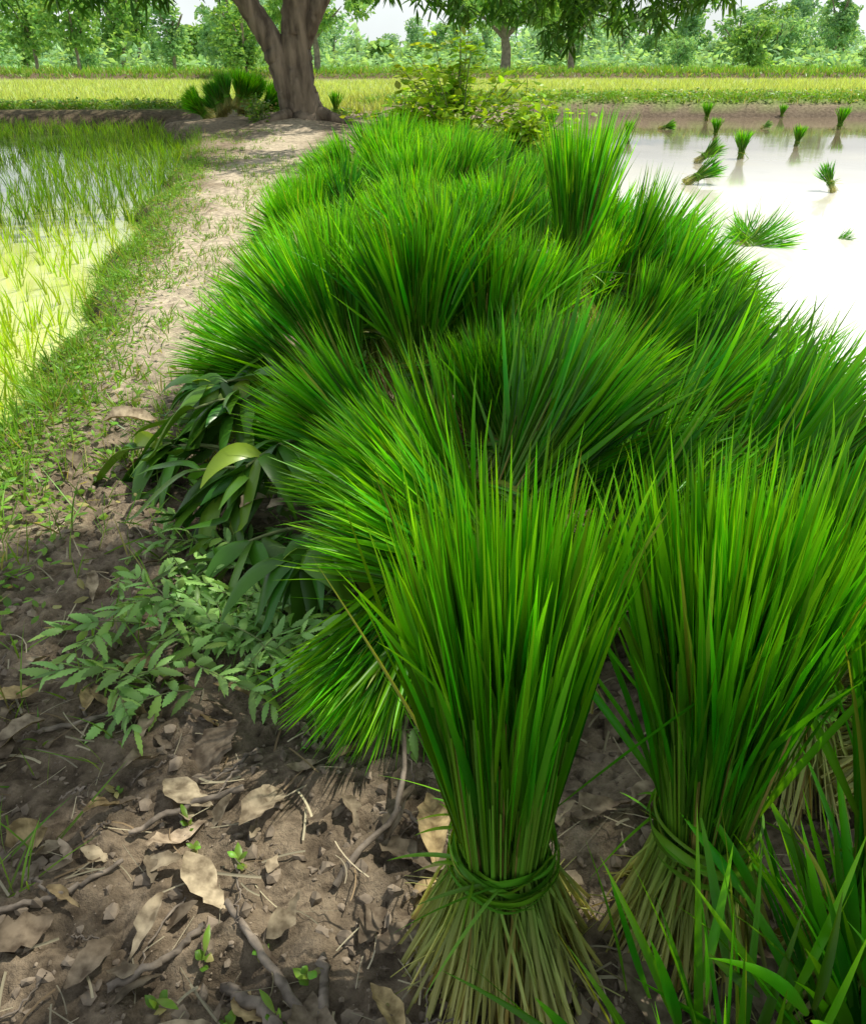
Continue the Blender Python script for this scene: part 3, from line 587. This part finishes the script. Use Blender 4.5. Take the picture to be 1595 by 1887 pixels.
G=Geo(); n=15000; yy=150+40*r.rand(n); xx=(r.rand(n)*2-1)*.66*yy; hz_=np.array([4.6+5*noise.noise(Vector((a*.06,b*.02,8)))+3.5*noise.noise(Vector((a*.25,b*.1,4))) for a,b in zip(xx,yy)])
G.add(*leafscatter(np.stack([xx,yy,np.abs(hz_)*r.rand(n)**.7],1),.9+.9*r.rand(n),.7+.6*r.rand(n),r,up=1.0,K=3))
top("far_woodland","pale hazy woodland beyond the fields","woodland",mesh=G.mesh("far_woodland",M_t3),kind="stuff")

# ------------------------------------------------------------------ leafy shrub behind heap
def shrub(name,lab,x,y,seed,h,wd,nst,lsize,mat,group=None):
    r=RS(seed); e=top(name,lab,"shrub",(x,y,ground_z(x,y)-.02),group=group)
    ps=[];LP=[]
    for i in range(nst):
        a=r.rand()*6.28; d=wd*.5*r.rand(); hh=h*(.40+.60*r.rand())*(1-.35*d/(wd*.5))
        p=[(0+.1*r.randn(),.1*r.randn(),0),(d*.5*math.cos(a),d*.5*math.sin(a),hh*.55),(d*math.cos(a),d*math.sin(a),hh)]
        ps.append((p,[.010,.007,.003])); q=smoothpath(p,20)
        for k in range(5,20): 
            for j in range(2): LP.append(q[k]+r.randn(3)*[.07,.07,.03])
    part(e,"twigs",woods(ps,M_twig,5,.02))
    G=Geo(); LP=np.array(LP); n=len(LP); G.add(*leafscatter(LP,lsize*(.6+.7*r.rand(n)),lsize*.75*(.6+.5*r.rand(n)),r,up=.4,K=4)); part(e,"leaves",G.mesh("leaves",mat))
shrub("leafy_shrub","yellow green leafy shrub growing on the bund end",.28,9.6,71,1.35,1.8,44,.11,M_shrub)
shrub("leafy_shrub","low yellow green shrub at the pond edge",.90,9.0,72,.80,1.1,28,.10,M_shrub)
shrub("leafy_shrub","low yellow green shrub behind the seedling heap",-.32,9.2,73,.70,1.1,28,.10,M_shrub)
shrub("leafy_shrub","small dull green shrub at the foot of the tree",-2.45,12.4,74,.45,.6,12,.06,M_grass)

# ------------------------------------------------------------------ cut mango branches
def mango_branch(seed,n,Ln=.175,mat=None):
    r=RS(seed); tw=smoothpath([(0,0,0),(.08,.0,.03),(.17,.01,.04),(.26,.0,.02)],12)
    G=Geo(); G.add(*tube(tw,np.linspace(.005,.003,12),6)); tm=G.mesh("twig",M_twig)
    u=.25+.75*r.rand(n)**.6; p0=np.array([tw[int(a*11)] for a in u])
    az=r.randn(n)*1.0; el=.5*r.randn(n)*.6+.25; D=np.stack([np.cos(az)*np.cos(el),np.sin(az)*np.cos(el),np.sin(el)],1)
    K=10; s=np.linspace(0,1,K)[None,:,None]; ln=Ln*(.7+.5*r.rand(n)); dr=.6+.8*r.rand(n)
    P=p0[:,None]+ln[:,None,None]*(s*D[:,None]-s**2*dr[:,None,None]*np.array([0,0,1.]))
    P[...,2]=np.maximum(P[...,2],-.10+.05*r.rand(n)[:,None])
    P[...,2]+=.004*np.sin(np.linspace(0,9,K))[None]*r.rand(n,1)
    prof=np.sin(np.clip(np.linspace(.03,1,K),0,1)**.8*PI*.99)**.9
    W=(.036+.014*r.rand(n))[:,None]*prof[None]
    S=np.cross(D,np.array([0,0,1.]))+r.randn(n,3)*.5
    G=Geo(); G.add(*ribbons(P,W,unit(S),cup=.16,rnd=r)); return tm,G.mesh("leaves",M_mango)
mb=[mango_branch(81,12),mango_branch(82,14),mango_branch(83,10),mango_branch(84,13)]
for x,y,az,k,z in [(-.42,1.98,150,1,.12),(-.33,1.80,185,0,.13),(-.43,1.68,165,2,.11),(-.27,1.55,200,3,.10),(-.21,1.40,205,0,.08),(-.33,1.92,190,1,.18),(-.25,1.66,240,2,.15),(-.48,1.75,178,3,.08),(-.15,1.38,250,1,.10),(-.31,2.12,170,3,.14),(-.23,1.48,175,1,.12),(-.36,1.85,215,3,.15),(-.28,1.74,120,0,.17)]:
    e=top("mango_branch","cut mango branch with long dark glossy leaves on the bund","leafy branch",(x,y,ground_z(x,y)+z),(R.randn()*.2,R.randn()*.2,math.radians(az)),.95,"cut mango branches")
    part(e,"twig",mb[k][0]); part(e,"leaves",mb[k][1])
# neem sprigs
def neem(seed):
    r=RS(seed); L_=.17; K=14; c=r.randn()*.25
    tw=np.array([(L_*u,c*L_*u*u,.018*math.sin(u*PI)+.005) for u in np.linspace(0,1,K)])
    G=Geo(); G.add(*tube(tw,np.linspace(.0014,.0007,K),5)); tm=G.mesh("stalk",M_twig)
    m=7; P0=[];D=[]
    for i in range(m):
        u=.12+.84*i/(m-1); p=tw[int(u*(K-1))]
        for sg in (-1,1):
            an=sg*(1.05-.35*u)+r.randn()*.2+c*u; D.append((math.cos(an),math.sin(an),.12+.35*r.randn())); P0.append(p)
    D.append((1,c*2,0)); P0.append(tw[-1]); P0=np.array(P0); D=unit(np.array(D)); n=len(D)
    K=15; s=np.linspace(0,1,K)[None,:,None]; ln=(.036+.020*r.rand(n))
    side=np.cross(D,[0,0,1.]); curv=.18*np.sign(D[:,1]-.0)[:,None,None]
    P=P0[:,None]+ln[:,None,None]*(s*D[:,None]+s**2*curv*side[:,None]*1.0-s**2*(.1+.6*r.rand(n))[:,None,None]*np.array([0,0,1.]))
    saw=1-.28*(np.arange(K)%2); prof=np.sin(np.linspace(.25,PI-.02,K))**.8*saw
    G=Geo(); G.add(*ribbons(P,(.015+.006*r.rand(n))[:,None]*prof[None],side+r.randn(n,3)*.5,cup=.15,rnd=r)); return tm,G.mesh("leaflets",M_neem)
nm=[neem(s) for s in (91,92,93,94,95,96,97)]
r=RS(17)
for i in range(100):
    x=-.32+.13*r.randn(); y=1.20+.13*r.randn(); x-=.5*(1.24-y)*.3
    if i<6: x,y=[(-.10,.95),(-.06,.90),(-.12,.92),(-.58,1.12),(-.56,1.2),(-.05,.88)][i]
    x=min(max(x,-.57),-.06); y=max(y,.88 if i<6 else .97)
    e=top("neem_sprig","cut neem sprig with serrated grey green leaflets on soil","leafy sprig",(x,y,ground_top(x,y)+.012+.04*r.rand()*(1 if i>6 else .3)),(r.randn()*.22,r.randn()*.22,r.rand()*6.28),.65+.33*r.rand(),"cut neem sprigs")
    k=r.randint(7); part(e,"stalk",nm[k][0]); part(e,"leaflets",nm[k][1])

# ------------------------------------------------------------------ litter
def dryleaf(seed,Ln,Wd):
    r=RS(seed); K=11; s=np.linspace(0,1,K)[None,:,None]; D=np.array([[1,0,0.]])
    P=Ln*(s*D[:,None])+np.array([0,0,1.])*Ln*(.08*np.sin(s*PI*r.uniform(.8,2.0)+r.rand()*2))+np.array([0,1.,0])*Ln*.12*r.randn()*s**2
    prof=np.sin(np.linspace(.1,PI-.04,K))**.8*(1+.13*r.randn(K))
    if r.rand()<.4: prof[int(K*.6):]*=.35+.3*r.rand()
    v,f,c=ribbons(P,Wd*prof[None],np.array([[0,1,r.randn()*.3]]),cup=.05+.32*r.rand(),rnd=r)
    v=v-[Ln/2,0,0]; v+=r.randn(len(v),3)*.0012; v[:,2]-=v[:,2].min()
    return mkmesh("dry_leaf",v,f,c,M_dry)
dl=[dryleaf(100+i,.06+.06*R.rand(),.024+.024*R.rand()) for i in range(22)]
r=RS(23)
for i in range(215):
    x=-.72+1.3*r.rand(); y=.34+.72*r.rand()**1.2
    if i>190: x=-.9+.5*r.rand(); y=1+2*r.rand()
    top("dry_leaf","curled brown dry leaf lying on the soil","dry leaf",(x,y,ground_z(x,y)+.004+.010*r.rand()),(r.randn()*.2,r.randn()*.2,r.rand()*6.28),.45+.75*r.rand()**1.5,"fallen dry leaves",dl[r.randint(22)])
for x,y,z,a,s in [(-.80,1.97,.06,10,1.5),(-.36,1.42,.12,50,.8),(-.30,1.40,.12,20,.7)]:
    top("dry_leaf","yellow brown withered mango leaf among green leaves","dry leaf",(x,y,z),(.2,0,math.radians(a)),s,"fallen dry leaves",dl[3])
def stick(pts,rad,lab="bare grey brown dead twig lying on the soil"):
    P=[(x,y,ground_z(x,y)+z) for x,y,z in pts]; q=smoothpath(P,18); q=q+RS(int(abs(pts[0][0])*1000)).randn(18,3)*.0018
    G=Geo(); G.add(*tube(q,np.interp(np.linspace(0,1,18),[0,1],rad),8,.10))
    top("dead_twig",lab,"twig",group="dead twigs on the soil",mesh=G.mesh("dead_twig",M_stick))
stick([(-.045,.98,.03),(-.04,.85,.03),(-.045,.74,.03),(-.09,.69,.02),(-.125,.645,.01)],(.003,.005))
stick([(-.045,.74,.03),(0,.71,.02),(.03,.69,.02)],(.003,.002))
stick([(-.25,.62,.012),(-.21,.57,.015),(-.17,.525,.012),(-.13,.48,.01)],(.004,.006))
stick([(-.125,.55,.01),(-.12,.51,.015),(-.12,.48,.01)],(.005,.007),"broken stump of a dead twig on the soil")
stick([(-.235,.53,.01),(-.19,.50,.012),(-.15,.46,.01)],(.007,.009),"thick weathered piece of dead wood on the soil")
stick([(-.36,.52,.01),(-.31,.55,.012),(-.27,.59,.01)],(.005,.004))
stick([(-.60,.90,.01),(-.5,.95,.015),(-.42,1.0,.01)],(.004,.003))
stick([(-.40,.72,.01),(-.34,.76,.018),(-.27,.79,.01)],(.004,.005))
stick([(-.52,.60,.01),(-.45,.63,.014),(-.40,.68,.01)],(.004,.003))
r=RS(29)
for i in range(44):
    x=-.75+.85*r.rand(); y=.42+.65*r.rand(); a=r.rand()*6.28; l=.03+.09*r.rand()
    stick([(x,y,.008),(x+l*math.cos(a)*.5+r.randn()*.006,y+l*math.sin(a)*.5,.012),(x+l*math.cos(a),y+l*math.sin(a),.008)],(.001+.002*r.rand(),.0008+.001*r.rand()))
G=Geo(); n=800; x=-.9+1.5*r.rand(n); y=.3+1.3*r.rand(n)**1.2; z=gz(x,y); a=r.rand(n)*6.28; l=.02+.07*r.rand(n); A=np.stack([np.cos(a),np.sin(a),0*a],1)
s=np.linspace(-.5,.5,6)[None,:,None]; Bv=np.stack([-np.sin(a),np.cos(a),0*a],1)
P=np.stack([x,y,z+.007+.008*r.rand(n)],1)[:,None]+l[:,None,None]*(s*A[:,None]+s**2*(r.randn(n)*.25)[:,None,None]*Bv[:,None]-s**2*np.array([0,0,.15]))
G.add(*ribbons(P,np.full((n,6),.0019)*(.4+1.6*r.rand(n,1)**2),unit(r.randn(n,3)*.4+[0,0,.1]+Bv),cup=.2,rnd=r))
top("straw_litter","fine dry straw and rootlets scattered on the soil","straw",mesh=G.mesh("straw_litter",M_straw),kind="stuff")
ph=(1+5**.5)/2
ico=unit(np.array([(-1,ph,0),(1,ph,0),(-1,-ph,0),(1,-ph,0),(0,-1,ph),(0,1,ph),(0,-1,-ph),(0,1,-ph),(ph,0,-1),(ph,0,1),(-ph,0,-1),(-ph,0,1)],float))
icf=np.array([(0,11,5),(0,5,1),(0,1,7),(0,7,10),(0,10,11),(1,5,9),(5,11,4),(11,10,2),(10,7,6),(7,1,8),(3,9,4),(3,4,2),(3,2,6),(3,6,8),(3,8,9),(4,9,5),(2,4,11),(6,2,10),(8,6,7),(9,8,1)])
n=9000; x=-1.0+1.65*r.rand(n); y=.28+2.0*r.rand(n)**1.8; sz=.0012+.009*r.rand(n)**4.2
z=gz(x,y)+sz*.25
V=(ico[None]*(1+.30*r.randn(n,12,1)))*sz[:,None,None]*np.array([1,1,.75])*(1+.3*r.randn(n,1,3))+np.stack([x,y,z],1)[:,None]
F=(icf[None]+12*np.arange(n)[:,None,None]).reshape(-1,3)
top("soil_clods","loose crumbly brown clods of soil on the bund","soil clods",mesh=mkmesh("soil_clods",V.reshape(-1,3),F,None,M_clod,False),kind="stuff")
def sprout(seed):
    r=RS(seed); n=5; a=np.arange(n)*2.4+r.randn(n)*.4; el=.6+.5*r.rand(n); D=np.stack([np.cos(a)*np.cos(el),np.sin(a)*np.cos(el),np.sin(el)],1)
    s=np.linspace(0,1,6)[None,:,None]; p0=np.zeros((n,3)); p0[:,2]=.004*np.arange(n)
    P=p0[:,None]+(.010+.024*r.rand(n))[:,None,None]*(s*D[:,None]-s**2*np.array([0,0,.4]))
    G=Geo(); G.add(*ribbons(P,(.006+.005*r.rand(n))[:,None]*np.sin(np.linspace(.1,3.1,6))[None],np.cross(D,[0,0,1.]),cup=.2,rnd=r)); return G.mesh("weed_seedling",M_grass)
sp=[sprout(s) for s in (1,2,3,4,5)]
for x,y in [(-.33,.74),(-.25,.68),(-.26,.55),(-.20,.56),(-.14,.53),(-.10,.45),(-.31,.70),(-.17,.49),(-.05,.50),(-.3,.50),(-.45,.8),(-.22,.48)]:
    top("weed_seedling","tiny bright green weed sprouting from bare soil","weed",(x,y,ground_z(x,y)+.001),(0,0,r.rand()*6),.7+.7*r.rand(),"weed sprouts in the soil",sp[r.randint(5)])
